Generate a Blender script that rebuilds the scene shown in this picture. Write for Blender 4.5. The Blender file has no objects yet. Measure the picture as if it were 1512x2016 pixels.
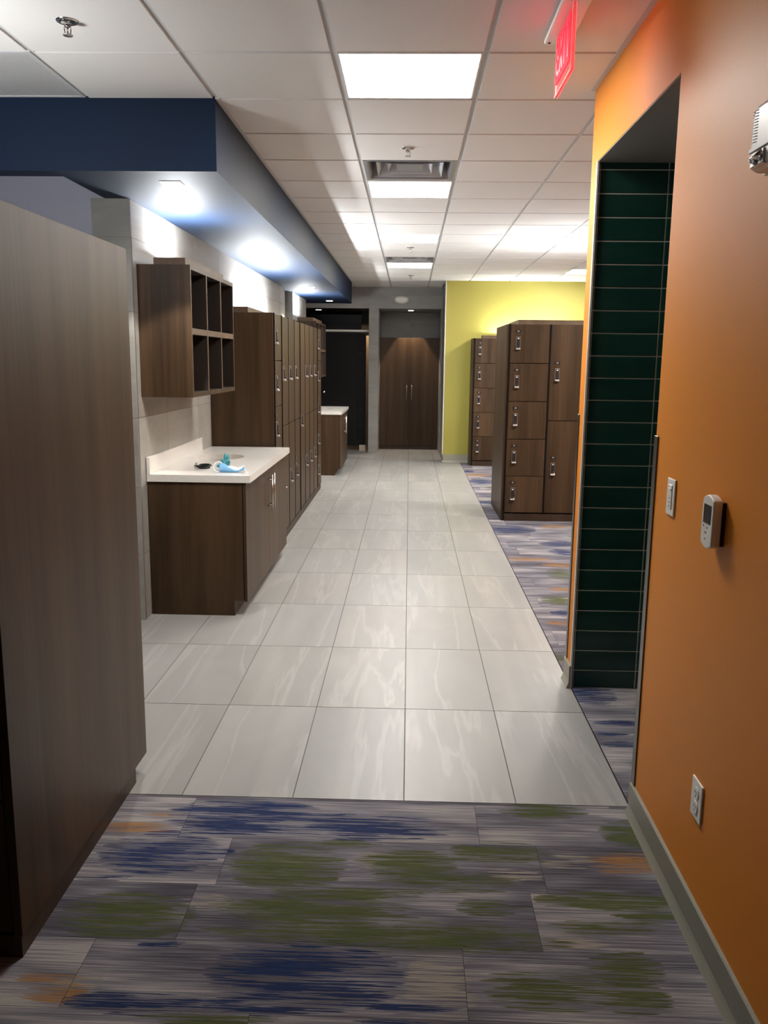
import bpy, bmesh, math, random
from mathutils import Vector, Matrix

# ------------------------------------------------------------------ scene, camera, exposure
S = bpy.context.scene
C = S.collection
random.seed(7)
S.view_settings.view_transform = 'Standard'
S.view_settings.look = 'None'
S.view_settings.gamma = 1
S.view_settings.exposure = 1.22
S.view_settings.use_curve_mapping = False

F_PX, PITCH, YAW, ROLL = 1661.25, 0.178282, -0.027921, 0.011395
cam_data = bpy.data.cameras.new('camera')
cam_data.sensor_fit = 'HORIZONTAL'
cam_data.sensor_width = 36.0
cam_data.lens = F_PX / 1512 * 36.0
cam_data.clip_start = 0.02
cam = bpy.data.objects.new('camera', cam_data)
C.objects.link(cam)
fw = Vector((math.sin(YAW) * math.cos(PITCH), math.cos(YAW) * math.cos(PITCH), -math.sin(PITCH)))
r0 = Vector((math.cos(YAW), -math.sin(YAW), 0))
u0 = r0.cross(fw)
rt = math.cos(ROLL) * r0 + math.sin(ROLL) * u0
up = -math.sin(ROLL) * r0 + math.cos(ROLL) * u0
M = Matrix((rt, up, -fw)).transposed().to_4x4()
M.translation = Vector((0, 0, 1.6))
cam.matrix_world = M
S.camera = cam

world = bpy.data.worlds.new('world')
S.world = world
world.use_nodes = True
world.node_tree.nodes['Background'].inputs[0].default_value = (0.9, 0.95, 1.0, 1)
world.node_tree.nodes['Background'].inputs[1].default_value = 0.02

PANEL_L = 20.5      # ceiling light lenses
UPLIGHT_L = 70.0    # strips on top of the lockers and cubbies
SPOT_W = 42.0       # square downlights

# ------------------------------------------------------------------ materials
def new_mat(name):
    m = bpy.data.materials.new(name)
    m.use_nodes = True
    nt = m.node_tree
    return m, nt, nt.nodes['Principled BSDF']

def plain(name, col, rough=0.5, metal=0.0, spec=0.5, bump=0.0, bscale=200, emit=None, estr=0, coat=0):
    m, nt, b = new_mat(name)
    b.inputs['Base Color'].default_value = (*col, 1)
    b.inputs['Roughness'].default_value = rough
    b.inputs['Metallic'].default_value = metal
    b.inputs['Specular IOR Level'].default_value = spec
    b.inputs['Coat Weight'].default_value = coat
    N = nt.nodes; L = nt.links
    tc = N.new('ShaderNodeTexCoord')
    n = N.new('ShaderNodeTexNoise'); n.inputs['Scale'].default_value = bscale; n.inputs['Detail'].default_value = 2
    L.new(tc.outputs['Object'], n.inputs['Vector'])
    mix = N.new('ShaderNodeMix'); mix.data_type = 'RGBA'
    mix.inputs[6].default_value = (*[c * 0.93 for c in col], 1)
    mix.inputs[7].default_value = (*[min(1, c * 1.07) for c in col], 1)
    L.new(n.outputs['Fac'], mix.inputs[0])
    L.new(mix.outputs[2], b.inputs['Base Color'])
    if bump:
        bp = N.new('ShaderNodeBump'); bp.inputs['Strength'].default_value = bump; bp.inputs['Distance'].default_value = 0.002
        L.new(n.outputs['Fac'], bp.inputs['Height']); L.new(bp.outputs[0], b.inputs['Normal'])
    if emit:
        b.inputs['Emission Color'].default_value = (*emit, 1)
        b.inputs['Emission Strength'].default_value = estr
    return m

def math_node(nt, op, a, b=None, c=None, clamp=False):
    n = nt.nodes.new('ShaderNodeMath'); n.operation = op; n.use_clamp = clamp
    for i, v in enumerate((a, b, c)):
        if v is None: continue
        if isinstance(v, (int, float)): n.inputs[i].default_value = v
        else: nt.links.new(v, n.inputs[i])
    return n.outputs[0]

def ramp(nt, fac, stops):
    r = nt.nodes.new('ShaderNodeValToRGB')
    while len(r.color_ramp.elements) < len(stops): r.color_ramp.elements.new(0.5)
    for e, (p, c) in zip(r.color_ramp.elements, stops):
        e.position = p; e.color = (*c, 1)
    nt.links.new(fac, r.inputs[0])
    return r.outputs[0]

def mapped(nt, scale, rnd=None, rscale=10, src='Object'):
    tc = nt.nodes.new('ShaderNodeTexCoord')
    v = tc.outputs[src]
    if rnd is not None:
        cmb = nt.nodes.new('ShaderNodeCombineXYZ')
        for i, k in enumerate((1.0, 1.7, 0.6)):
            nt.links.new(math_node(nt, 'MULTIPLY', rnd, rscale * k), cmb.inputs[i])
        ad = nt.nodes.new('ShaderNodeVectorMath'); ad.operation = 'ADD'
        nt.links.new(v, ad.inputs[0]); nt.links.new(cmb.outputs[0], ad.inputs[1])
        v = ad.outputs[0]
    mp = nt.nodes.new('ShaderNodeMapping')
    mp.inputs['Scale'].default_value = scale
    nt.links.new(v, mp.inputs[0])
    return mp.outputs[0]

def noise(nt, vec, scale=1.0, detail=2.0, rough=0.5, dist=0.0):
    n = nt.nodes.new('ShaderNodeTexNoise')
    n.inputs['Scale'].default_value = scale; n.inputs['Detail'].default_value = detail
    n.inputs['Roughness'].default_value = rough; n.inputs['Distortion'].default_value = dist
    nt.links.new(vec, n.inputs['Vector'])
    return n.outputs['Fac']

def mixc(nt, fac, a, b):
    m = nt.nodes.new('ShaderNodeMix'); m.data_type = 'RGBA'
    for i, v in ((0, fac), (6, a), (7, b)):
        if isinstance(v, (int, float)): m.inputs[i].default_value = v
        elif isinstance(v, tuple): m.inputs[i].default_value = (*v, 1)
        else: nt.links.new(v, m.inputs[i])
    return m.outputs[2]

def wood_mat(name, dark, light, rough=0.42):
    m, nt, b = new_mat(name)
    oi = nt.nodes.new('ShaderNodeObjectInfo')
    rnd = oi.outputs['Random']
    big = noise(nt, mapped(nt, (7, 7, 0.35), rnd), 1, 3, 0.55, 0.4)
    fine = noise(nt, mapped(nt, (70, 70, 1.6), rnd), 1, 3, 0.6, 0.3)
    pore = noise(nt, mapped(nt, (260, 260, 6), rnd), 1, 2, 0.6)
    f = math_node(nt, 'ADD', math_node(nt, 'MULTIPLY', big, 0.68), math_node(nt, 'MULTIPLY', fine, 0.24))
    f = math_node(nt, 'ADD', f, math_node(nt, 'MULTIPLY', pore, 0.14))
    col = ramp(nt, f, [(0.36, dark), (0.55, tuple((a + c) / 2 for a, c in zip(dark, light))), (0.72, light)])
    nt.links.new(col, b.inputs['Base Color'])
    b.inputs['Roughness'].default_value = rough
    b.inputs['Specular IOR Level'].default_value = 0.22
    bp = nt.nodes.new('ShaderNodeBump'); bp.inputs['Strength'].default_value = 0.08; bp.inputs['Distance'].default_value = 0.001
    nt.links.new(fine, bp.inputs['Height']); nt.links.new(bp.outputs[0], b.inputs['Normal'])
    return m

def island(nt):
    g = nt.nodes.new('ShaderNodeNewGeometry')
    return g.outputs['Random Per Island']

def floor_mat():
    m, nt, b = new_mat('floor_porcelain')
    r = island(nt)
    cloud = noise(nt, mapped(nt, (2.2, 0.9, 1), r, 40), 1, 4, 0.6, 0.6)
    band = noise(nt, mapped(nt, (5, 0.20, 1), r, 40), 1, 2, 0.5, 0.15)
    vein = noise(nt, mapped(nt, (3.2, 0.30, 1), r, 55), 1, 5, 0.55, 0.35)
    ridge = math_node(nt, 'ABSOLUTE', math_node(nt, 'SUBTRACT', vein, 0.5))
    line = math_node(nt, 'SUBTRACT', 1.0, math_node(nt, 'MULTIPLY', ridge, 42.0), clamp=True)
    base = ramp(nt, cloud, [(0.3, (0.238, 0.235, 0.224)), (0.55, (0.272, 0.269, 0.256)), (0.75, (0.298, 0.294, 0.279))])
    col = mixc(nt, math_node(nt, 'MULTIPLY', math_node(nt, 'SUBTRACT', band, 0.5, clamp=True), 2.2, clamp=True), base, (0.37, 0.355, 0.328))
    col = mixc(nt, math_node(nt, 'MULTIPLY', line, 0.30), col, (0.45, 0.44, 0.416))
    tint = ramp(nt, r, [(0.0, (0.96, 0.965, 0.97)), (0.5, (1, 1, 1)), (1.0, (1.0, 0.985, 0.965))])
    mm = nt.nodes.new('ShaderNodeMix'); mm.data_type = 'RGBA'; mm.blend_type = 'MULTIPLY'; mm.inputs[0].default_value = 1
    nt.links.new(col, mm.inputs[6]); nt.links.new(tint, mm.inputs[7])
    nt.links.new(mm.outputs[2], b.inputs['Base Color'])
    b.inputs['Roughness'].default_value = 0.38
    return m

def walltile_mat(name, a, c, rough=0.45):
    m, nt, b = new_mat(name)
    r = island(nt)
    cloud = noise(nt, mapped(nt, (1.6, 1.6, 2.8), r, 40), 1, 4, 0.6, 0.8)
    line = noise(nt, mapped(nt, (1.2, 1.2, 9), r, 40), 1, 4, 0.6, 1.2)
    f = math_node(nt, 'ADD', math_node(nt, 'MULTIPLY', cloud, 0.65), math_node(nt, 'MULTIPLY', line, 0.35))
    col = ramp(nt, f, [(0.33, a), (0.7, c)])
    nt.links.new(col, b.inputs['Base Color'])
    b.inputs['Roughness'].default_value = rough
    return m

def carpet_mat():
    m, nt, b = new_mat('carpet_plank')
    r = island(nt)
    at = nt.nodes.new('ShaderNodeAttribute'); at.attribute_name = 'dye'
    sp = nt.nodes.new('ShaderNodeSeparateColor'); nt.links.new(at.outputs['Color'], sp.inputs[0])
    streak = noise(nt, mapped(nt, (4.0, 170, 1), r, 30), 1, 3, 0.55)
    streak2 = noise(nt, mapped(nt, (7, 260, 1), r, 60), 1, 2, 0.6)
    pile = noise(nt, mapped(nt, (420, 420, 420)), 1, 1, 0.5)
    patch = noise(nt, mapped(nt, (2.2, 9, 1), r, 20), 1, 2, 0.5)
    g = math_node(nt, 'ADD', math_node(nt, 'MULTIPLY', patch, 0.5), math_node(nt, 'MULTIPLY', streak, 0.5))
    g = math_node(nt, 'ADD', g, math_node(nt, 'MULTIPLY', math_node(nt, 'SUBTRACT', r, 0.5), 0.10))
    base = ramp(nt, g, [(0.36, (0.062, 0.060, 0.074)), (0.47, (0.130, 0.125, 0.147)), (0.55, (0.205, 0.195, 0.215)), (0.64, (0.34, 0.312, 0.295))])
    jit = math_node(nt, 'MULTIPLY', math_node(nt, 'SUBTRACT', streak, 0.5), 8.0)
    blotch = noise(nt, mapped(nt, (4.5, 26, 1), r, 30), 1, 2, 0.5)
    jit = math_node(nt, 'ADD', jit, math_node(nt, 'MULTIPLY', math_node(nt, 'SUBTRACT', blotch, 0.5), 2.4))
    def weight(ch, thr=0.5):
        w = math_node(nt, 'ADD', ch, math_node(nt, 'MULTIPLY', jit, math_node(nt, 'MULTIPLY', ch, 3.0, clamp=True)))
        return math_node(nt, 'MULTIPLY', math_node(nt, 'SUBTRACT', w, thr - 0.08), 6.0, clamp=True)
    shade = math_node(nt, 'ADD', 0.25, math_node(nt, 'MULTIPLY', streak2, 1.5))
    def tone(c):
        v = nt.nodes.new('ShaderNodeVectorMath'); v.operation = 'SCALE'; v.inputs[0].default_value = c
        nt.links.new(shade, v.inputs[3]); return v.outputs[0]
    col = mixc(nt, weight(at.outputs['Alpha']), base, tone((0.25, 0.226, 0.197)))
    col = mixc(nt, math_node(nt, 'MULTIPLY', weight(sp.outputs[2]), 0.85), col, tone((0.27, 0.135, 0.045)))
    col = mixc(nt, math_node(nt, 'MULTIPLY', weight(sp.outputs[1], 0.42), 0.92), col, tone((0.066, 0.082, 0.023)))
    col = mixc(nt, math_node(nt, 'MULTIPLY', weight(sp.outputs[0]), 0.95), col, tone((0.012, 0.025, 0.082)))
    nt.links.new(col, b.inputs['Base Color'])
    b.inputs['Roughness'].default_value = 0.95
    b.inputs['Specular IOR Level'].default_value = 0.1
    bp = nt.nodes.new('ShaderNodeBump'); bp.inputs['Strength'].default_value = 0.5; bp.inputs['Distance'].default_value = 0.002
    nt.links.new(math_node(nt, 'ADD', pile, streak2), bp.inputs['Height']); nt.links.new(bp.outputs[0], b.inputs['Normal'])
    return m

def quartz_mat():
    m, nt, b = new_mat('white_quartz')
    n1 = noise(nt, mapped(nt, (140, 140, 140)), 1, 2, 0.6)
    n2 = noise(nt, mapped(nt, (60, 60, 60)), 1, 3, 0.6)
    col = ramp(nt, n1, [(0.30, (0.52, 0.475, 0.43)), (0.38, (0.67, 0.645, 0.60)), (0.6, (0.71, 0.69, 0.65))])
    col = mixc(nt, math_node(nt, 'MULTIPLY', n2, 0.15), col, (0.5, 0.46, 0.42))
    nt.links.new(col, b.inputs['Base Color'])
    b.inputs['Roughness'].default_value = 0.16
    return m

def perforated_mat():
    m, nt, b = new_mat('perforated_metal')
    v = nt.nodes.new('ShaderNodeTexVoronoi'); v.inputs['Scale'].default_value = 1.0; v.inputs['Randomness'].default_value = 0.0
    nt.links.new(mapped(nt, (150, 150, 150)), v.inputs['Vector'])
    f = math_node(nt, 'GREATER_THAN', v.outputs['Distance'], 0.3)
    nt.links.new(mixc(nt, f, (0.10, 0.10, 0.10), (0.62, 0.61, 0.59)), b.inputs['Base Color'])
    b.inputs['Roughness'].default_value = 0.5
    return m

WOOD = wood_mat('walnut_laminate', (0.0265, 0.0150, 0.0076), (0.086, 0.050, 0.0255), 0.45)
WOOD_EDGE = wood_mat('walnut_edge', (0.09, 0.060, 0.038), (0.15, 0.10, 0.066), 0.5)
PLINTH = wood_mat('plinth_laminate', (0.03, 0.019, 0.012), (0.06, 0.038, 0.025), 0.5)
BLACK = plain('black_edge', (0.005, 0.004, 0.004), 0.6, spec=0.1)
SHADEIN = plain('cubby_inside_shade', (0.020, 0.012, 0.007), 0.6)  # walnut darkened: the shade inside the cubbies is put into the colour
FLOOR = floor_mat()
GROUT = plain('grout_grey', (0.11, 0.105, 0.10), 0.9)
WGROUT = plain('wall_grout', (0.22, 0.21, 0.20), 0.9)
LGROUT = plain('light_grout', (0.62, 0.62, 0.55), 0.8)
WTILE = walltile_mat('taupe_wall_tile', (0.25, 0.238, 0.212), (0.36, 0.345, 0.312))
DTILE = walltile_mat('charcoal_wall_tile', (0.21, 0.205, 0.193), (0.33, 0.32, 0.30))
BTILE = walltile_mat('black_wall_tile', (0.006, 0.006, 0.006), (0.010, 0.010, 0.010), 0.35)
GREEN = walltile_mat('bottle_green_tile', (0.008, 0.036, 0.028), (0.015, 0.060, 0.046), 0.10)
CARPET = carpet_mat()
QUARTZ = quartz_mat()
ORANGE = plain('orange_paint', (0.78, 0.268, 0.027), 0.5, spec=0.22, bump=0.05, bscale=160)
YELLOW = plain('lime_yellow_paint', (0.39, 0.35, 0.066), 0.5, bump=0.05, bscale=160)
BLUE = plain('navy_paint', (0.0060, 0.0160, 0.040), 0.6, spec=0.2, bump=0.05, bscale=160)
SLATE = plain('slate_paint', (0.40, 0.40, 0.48), 0.5, bump=0.05, bscale=160)
GREYP = plain('grey_paint', (0.26, 0.25, 0.235), 0.6)
CEIL = plain('ceiling_tile_white', (0.77, 0.742, 0.70), 0.9, bump=0.15, bscale=500)
TBAR = plain('ceiling_grid', (0.56, 0.55, 0.54), 0.6)
SAGE = plain('rubber_base_grey', (0.30, 0.295, 0.235), 0.45)
STEEL = plain('brushed_steel', (0.55, 0.53, 0.51), 0.32, 1.0)
BRONZE = plain('dark_steel', (0.15, 0.14, 0.13), 0.35, 0.9)
CHROME = plain('chrome', (0.75, 0.75, 0.75), 0.12, 1.0)
SILVER = plain('satin_silver', (0.50, 0.47, 0.45), 0.38, 0.5)
ALU = plain('aluminium_trim', (0.66, 0.65, 0.61), 0.4, 0.4)
WHITE = plain('white_plastic', (0.86, 0.84, 0.79), 0.35)
BONE = plain('bone_plastic', (0.82, 0.79, 0.73), 0.35)
GREYPRINT = plain('grey_print', (0.30, 0.30, 0.30), 0.5)
SCREEN = plain('dark_display', (0.03, 0.03, 0.035), 0.15)
BLACKPL = plain('black_plastic', (0.010, 0.010, 0.011), 0.35)
PHENOLIC = plain('black_phenolic', (0.004, 0.0042, 0.0045), 0.55, spec=0.2)
DUCT = plain('duct_metal', (0.42, 0.42, 0.43), 0.35, 0.7)
LENS = plain('light_lens', (0.9, 0.9, 0.9), 0.5, emit=(1.0, 0.965, 0.92), estr=PANEL_L)
LENS_ALCOVE = plain('alcove_light_lens', (0.9, 0.9, 0.9), 0.5, emit=(1.0, 0.95, 0.88), estr=PANEL_L * 2.2)
UPLENS = plain('uplight_lens', (0.9, 0.9, 0.9), 0.5, emit=(0.92, 0.96, 1.0), estr=UPLIGHT_L)
DOWNLENS = plain('downlight_lens', (0.9, 0.9, 0.9), 0.5, emit=(1.0, 0.98, 0.95), estr=14.0)
REDGLOW = plain('exit_red', (0.6, 0.02, 0.04), 0.8, spec=0.05, emit=(1.0, 0.030, 0.060), estr=0.52)
REDLET = plain('exit_letter_red', (0.9, 0.01, 0.03), 0.3, emit=(1.0, 0.004, 0.03), estr=0.4)
MASKB = plain('mask_blue', (0.20, 0.47, 0.78), 0.8)
MASKW = plain('mask_white', (0.82, 0.84, 0.86), 0.8)
TEAL = plain('teal_nitrile', (0.025, 0.20, 0.24), 0.5)
PORC = plain('sink_porcelain', (0.55, 0.52, 0.48), 0.2)
BEIGE = plain('beige_wall', (0.50, 0.42, 0.34), 0.6)

def acrylic_mat():
    m, nt, b = new_mat('red_lit_acrylic')
    b.inputs['Base Color'].default_value = (1.0, 0.45, 0.45, 1)
    b.inputs['Roughness'].default_value = 0.08
    b.inputs['Transmission Weight'].default_value = 0.9
    b.inputs['IOR'].default_value = 1.2
    b.inputs['Emission Color'].default_value = (1.0, 0.10, 0.10, 1)
    b.inputs['Emission Strength'].default_value = 0.06
    return m
ACRYLIC = acrylic_mat()
ACEDGE = plain('acrylic_edge', (0.9, 0.3, 0.3), 0.2, emit=(1.0, 0.16, 0.16), estr=0.35)

# ------------------------------------------------------------------ mesh building
class MB:
    def __init__(s, origin=(0, 0, 0)):
        s.v = []; s.f = []; s.m = []; s.sm = []; s.o = origin
    def add(s, verts, faces, mat=0, smooth=False):
        k = len(s.v)
        s.v += [tuple(p) for p in verts]
        for f in faces:
            s.f.append([i + k for i in f]); s.m.append(mat); s.sm.append(smooth)
        return s
    def box(s, x0, x1, y0, y1, z0, z1, mat=0, bev=0.0, seg=2):
        if bev > 0:
            bm = bmesh.new()
            bmesh.ops.create_cube(bm, size=1)
            for v in bm.verts:
                v.co = Vector(((x0 + x1) / 2 + v.co.x * (x1 - x0), (y0 + y1) / 2 + v.co.y * (y1 - y0), (z0 + z1) / 2 + v.co.z * (z1 - z0)))
            bmesh.ops.bevel(bm, geom=bm.edges[:], offset=bev, segments=seg, affect='EDGES', profile=0.5)
            s.bm(bm, mat); bm.free(); return s
        v = [(x0, y0, z0), (x1, y0, z0), (x1, y1, z0), (x0, y1, z0), (x0, y0, z1), (x1, y0, z1), (x1, y1, z1), (x0, y1, z1)]
        return s.add(v, [(0, 3, 2, 1), (4, 5, 6, 7), (0, 1, 5, 4), (1, 2, 6, 5), (2, 3, 7, 6), (3, 0, 4, 7)], mat)
    def bm(s, bm, mat=0, smooth=False, mtx=None):
        bm.verts.index_update()
        v = [(mtx @ p.co if mtx else p.co) for p in bm.verts]
        return s.add(v, [[q.index for q in f.verts] for f in bm.faces], mat, smooth)
    def quad(s, a, b, c, d, mat=0):
        return s.add([a, b, c, d], [(0, 1, 2, 3)], mat)
    def lathe(s, prof, center, axis='Z', seg=24, mat=0, smooth=True, sx=1, sy=1):
        """prof: list of (radius, height) along the axis"""
        vs = []; fs = []
        for r, h in prof:
            for i in range(seg):
                a = 2 * math.pi * i / seg
                p = (r * math.cos(a) * sx, r * math.sin(a) * sy, h)
                if axis == 'X': p = (p[2], p[0], p[1])
                if axis == 'Y': p = (p[1], p[2], p[0])
                vs.append((center[0] + p[0], center[1] + p[1], center[2] + p[2]))
        n = len(prof)
        for j in range(n - 1):
            for i in range(seg):
                a = j * seg + i; b = j * seg + (i + 1) % seg
                fs.append((a, b, b + seg, a + seg))
        if prof[0][0] > 1e-6: fs.append(list(range(seg))[::-1])
        if prof[-1][0] > 1e-6: fs.append([(n - 1) * seg + i for i in range(seg)])
        return s.add(vs, fs, mat, smooth)
    def cyl(s, center, r, h, axis='Z', seg=20, mat=0):
        return s.lathe([(r, 0), (r, h)], center, axis, seg, mat, True)
    def tube(s, pts, r, seg=8, mat=0, closed=False):
        pts = [Vector(p) for p in pts]; n = len(pts)
        vs = []; fs = []
        ref = Vector((0.123, 0.31, 0.94)).normalized()
        for i, p in enumerate(pts):
            a = pts[(i - 1) % n] if (closed or i > 0) else p
            b = pts[(i + 1) % n] if (closed or i < n - 1) else p
            t = (b - a).normalized()
            u = t.cross(ref).normalized(); w = t.cross(u)
            rr = r[i] if isinstance(r, (list, tuple)) else r
            for k in range(seg):
                th = 2 * math.pi * k / seg
                vs.append(p + rr * (math.cos(th) * u + math.sin(th) * w))
        for i in range(n if closed else n - 1):
            j = (i + 1) % n
            for k in range(seg):
                k2 = (k + 1) % seg
                fs.append((i * seg + k, i * seg + k2, j * seg + k2, j * seg + k))
        if not closed:
            fs.append(list(range(seg))); fs.append([(n - 1) * seg + k for k in range(seg)][::-1])
        return s.add(vs, fs, mat, True)
    def prism(s, poly, axis, a, b, mat=0):
        """poly of 2D points in the plane normal to axis, extruded a..b"""
        def P(p, t):
            if axis == 'X': return (t, p[0], p[1])
            if axis == 'Y': return (p[0], t, p[1])
            return (p[0], p[1], t)
        n = len(poly)
        vs = [P(p, a) for p in poly] + [P(p, b) for p in poly]
        fs = [list(range(n))[::-1], [n + i for i in range(n)]]
        for i in range(n): fs.append((i, (i + 1) % n, n + (i + 1) % n, n + i))
        return s.add(vs, fs, mat)
    def mesh(s, name, mats):
        me = bpy.data.meshes.new(name)
        ox, oy, oz = s.o
        me.from_pydata([(x - ox, y - oy, z - oz) for x, y, z in s.v], [], s.f)
        for m in (mats if isinstance(mats, (list, tuple)) else [mats]): me.materials.append(m)
        me.polygons.foreach_set('material_index', s.m)
        me.polygons.foreach_set('use_smooth', s.sm)
        bm = bmesh.new(); bm.from_mesh(me)
        bmesh.ops.recalc_face_normals(bm, faces=bm.faces[:])
        bm.to_mesh(me); bm.free()
        me.update()
        return me

def link(name, me, parent=None, loc=(0, 0, 0), rotz=0.0):
    o = bpy.data.objects.new(name, me)
    C.objects.link(o)
    o.location = loc; o.rotation_euler = (0, 0, rotz)
    if parent: o.parent = parent
    return o

def obj(name, mb, mats, parent=None, loc=(0, 0, 0)):
    return link(name, mb.mesh(name, mats), parent, loc)

def thing(name, label, cat, loc=(0, 0, 0), rotz=0.0, group=None):
    o = link(name, None, None, loc, rotz)
    return tag(o, label, cat, group)

def tag(o, label, cat, group=None):
    o['label'] = label; o['category'] = cat
    if group: o['group'] = group
    return o

def struct(name, mb, mats, label, cat):
    o = obj(name, mb, mats)
    o['kind'] = 'structure'; o['label'] = label; o['category'] = cat
    return o

def copy_tree(o, parent=None):
    c = o.copy(); C.objects.link(c)
    if parent: c.parent = parent
    for ch in list(o.children): copy_tree(ch, c)
    return c

# ------------------------------------------------------------------ key dimensions
ZC = 2.815            # ceiling
ZS = 2.485            # soffit / opening heads
XW = -1.605           # tiled left wall
XO = 0.825            # orange wall
Y_TILE = 2.876        # where carpet meets floor tile
X_TILE = 0.831        # right edge of floor tile
CX0, CW, CY0, CL = -0.9435, 0.6162, 3.6605, 0.6203   # ceiling grid

# ------------------------------------------------------------------ floor tile
mb = MB()
tw, tl, g = 0.41265, 0.83573, 0.0022
for i in range(-7, 4):
    for j in range(0, 18):
        x0 = -0.8201 + i * tw; y0 = Y_TILE + j * tl
        x1 = min(x0 + tw, X_TILE)
        if x0 >= X_TILE: continue
        mb.box(x0 + g, x1 - g, y0 + g, y0 + tl - g, -0.012, 0.0)
mb.box(-3.72, X_TILE, Y_TILE, Y_TILE + 18 * tl, -0.05, -0.0015, 1)
struct('floor', mb, [FLOOR, GROUT], 'large light grey veined porcelain floor tiles down the corridor', 'floor')

# ------------------------------------------------------------------ carpet planks
BLOBS = [('b', -0.548, 2.736, 0.22, 0.096), ('b', -0.147, 2.7, 0.247, 0.069), ('b', -0.793, 2.506, 0.149, 0.099), ('b', -0.941, 2.36, 0.065, 0.013), ('b', -0.248, 1.97, 0.197, 0.104), ('b', -0.665, 1.852, 0.136, 0.03), ('b', -0.578, 2.525, 0.027, 0.012), ('b', 0.037, 1.861, 0.104, 0.011), ('b', -0.666, 2.071, 0.046, 0.01), ('b', -0.004, 1.819, 0.113, 0.008), ('b', -0.339, 1.852, 0.167, 0.019), ('b', 0.904, 3.936, 0.098, 0.103), ('b', 0.973, 3.604, 0.09, 0.027), ('b', 0.9, 3.497, 0.064, 0.022), ('b', 0.937, 3.393, 0.07, 0.024), ('b', 1.009, 8.037, 0.177, 0.15), ('b', 1.353, 7.415, 0.136, 0.096), ('b', 0.987, 11.28, 0.143, 0.145), ('b', 0.866, 12.364, 0.09, 0.104), ('b', 1.338, 7.085, 0.097, 0.094), ('b', 1.018, 5.287, 0.063, 0.05),
         ('g', -0.361, 2.457, 0.14, 0.102), ('g', 0.013, 2.484, 0.121, 0.064), ('g', 0.329, 2.553, 0.131, 0.053), ('g', 0.144, 2.395, 0.169, 0.047), ('g', -0.164, 2.323, 0.19, 0.02), ('g', -0.256, 2.24, 0.233, 0.05), ('g', -0.031, 2.135, 0.4, 0.053), ('g', 0.262, 2.273, 0.075, 0.031), ('g', -0.798, 2.189, 0.151, 0.083), ('g', 0.393, 1.942, 0.14, 0.059), ('g', 0.607, 2.027, 0.078, 0.054), ('g', 0.58, 2.317, 0.139, 0.03), ('g', 0.723, 2.295, 0.088, 0.055), ('g', 0.577, 2.193, 0.132, 0.026), ('g', 0.509, 2.828, 0.121, 0.04), ('g', 0.817, 2.694, 0.101, 0.069), ('g', -0.475, 1.808, 0.143, 0.012), ('g', 0.591, 1.921, 0.075, 0.043), ('g', -0.183, 2.581, 0.084, 0.02), ('g', 1.186, 6.303, 0.087, 0.14), ('g', 1.039, 5.588, 0.089, 0.103), ('g', 0.858, 4.438, 0.036, 0.051),
         ('o', -0.908, 2.648, 0.107, 0.029), ('o', -0.833, 2.738, 0.074, 0.017), ('o', 0.742, 2.514, 0.109, 0.051), ('o', -0.921, 1.928, 0.065, 0.018), ('o', -0.878, 1.879, 0.063, 0.031), ('o', 1.001, 11.964, 0.195, 0.13), ('o', 1.216, 6.613, 0.104, 0.066), ('o', 1.101, 5.879, 0.07, 0.044), ('o', 0.951, 5.079, 0.061, 0.033), ('o', 1.463, 8.225, 0.136, 0.078),
         ('w', -0.557, 2.255, 0.087, 0.031), ('w', 0.108, 1.948, 0.076, 0.104), ('w', 0.485, 2.145, 0.083, 0.039), ('w', -0.861, 1.916, 0.065, 0.037), ('w', 0.542, 2.52, 0.095, 0.033), ('w', -0.095, 2.491, 0.04, 0.06), ('w', 0.342, 2.431, 0.079, 0.031)]
rb = random.Random(21)
for k in range(150):   # the parts of the carpet the photograph hardly shows
    x, y = rb.uniform(0.85, 3.2), rb.uniform(2.9, 13.4)
    if x < 1.7 and (y < 9.0 or y > 10.9) and rb.random() < 0.8: continue
    BLOBS.append((rb.choice('bbgow'), x, y, rb.uniform(0.1, 0.3), rb.uniform(0.03, 0.12)))
for k in range(60):
    BLOBS.append((rb.choice('bbggo'), rb.uniform(-3.5, 0.8), rb.uniform(-1.5, 1.72), rb.uniform(0.1, 0.3), rb.uniform(0.03, 0.1)))

def dye(x, y):
    w = {'b': 0.0, 'g': 0.0, 'o': 0.0, 'w': 0.0}
    for k, cx, cy, rx, ry in BLOBS:
        dx = (x - cx) / rx; dy = (y - cy) / ry
        if abs(dx) > 2 or abs(dy) > 2: continue
        d = math.sqrt(dx * dx + dy * dy)
        t = max(0.0, min(1.0, 1.0 - (d - 0.35) / 1.15))
        if t > w[k]: w[k] = t
    return (w['b'], w['g'], w['o'], w['w'])

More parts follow.
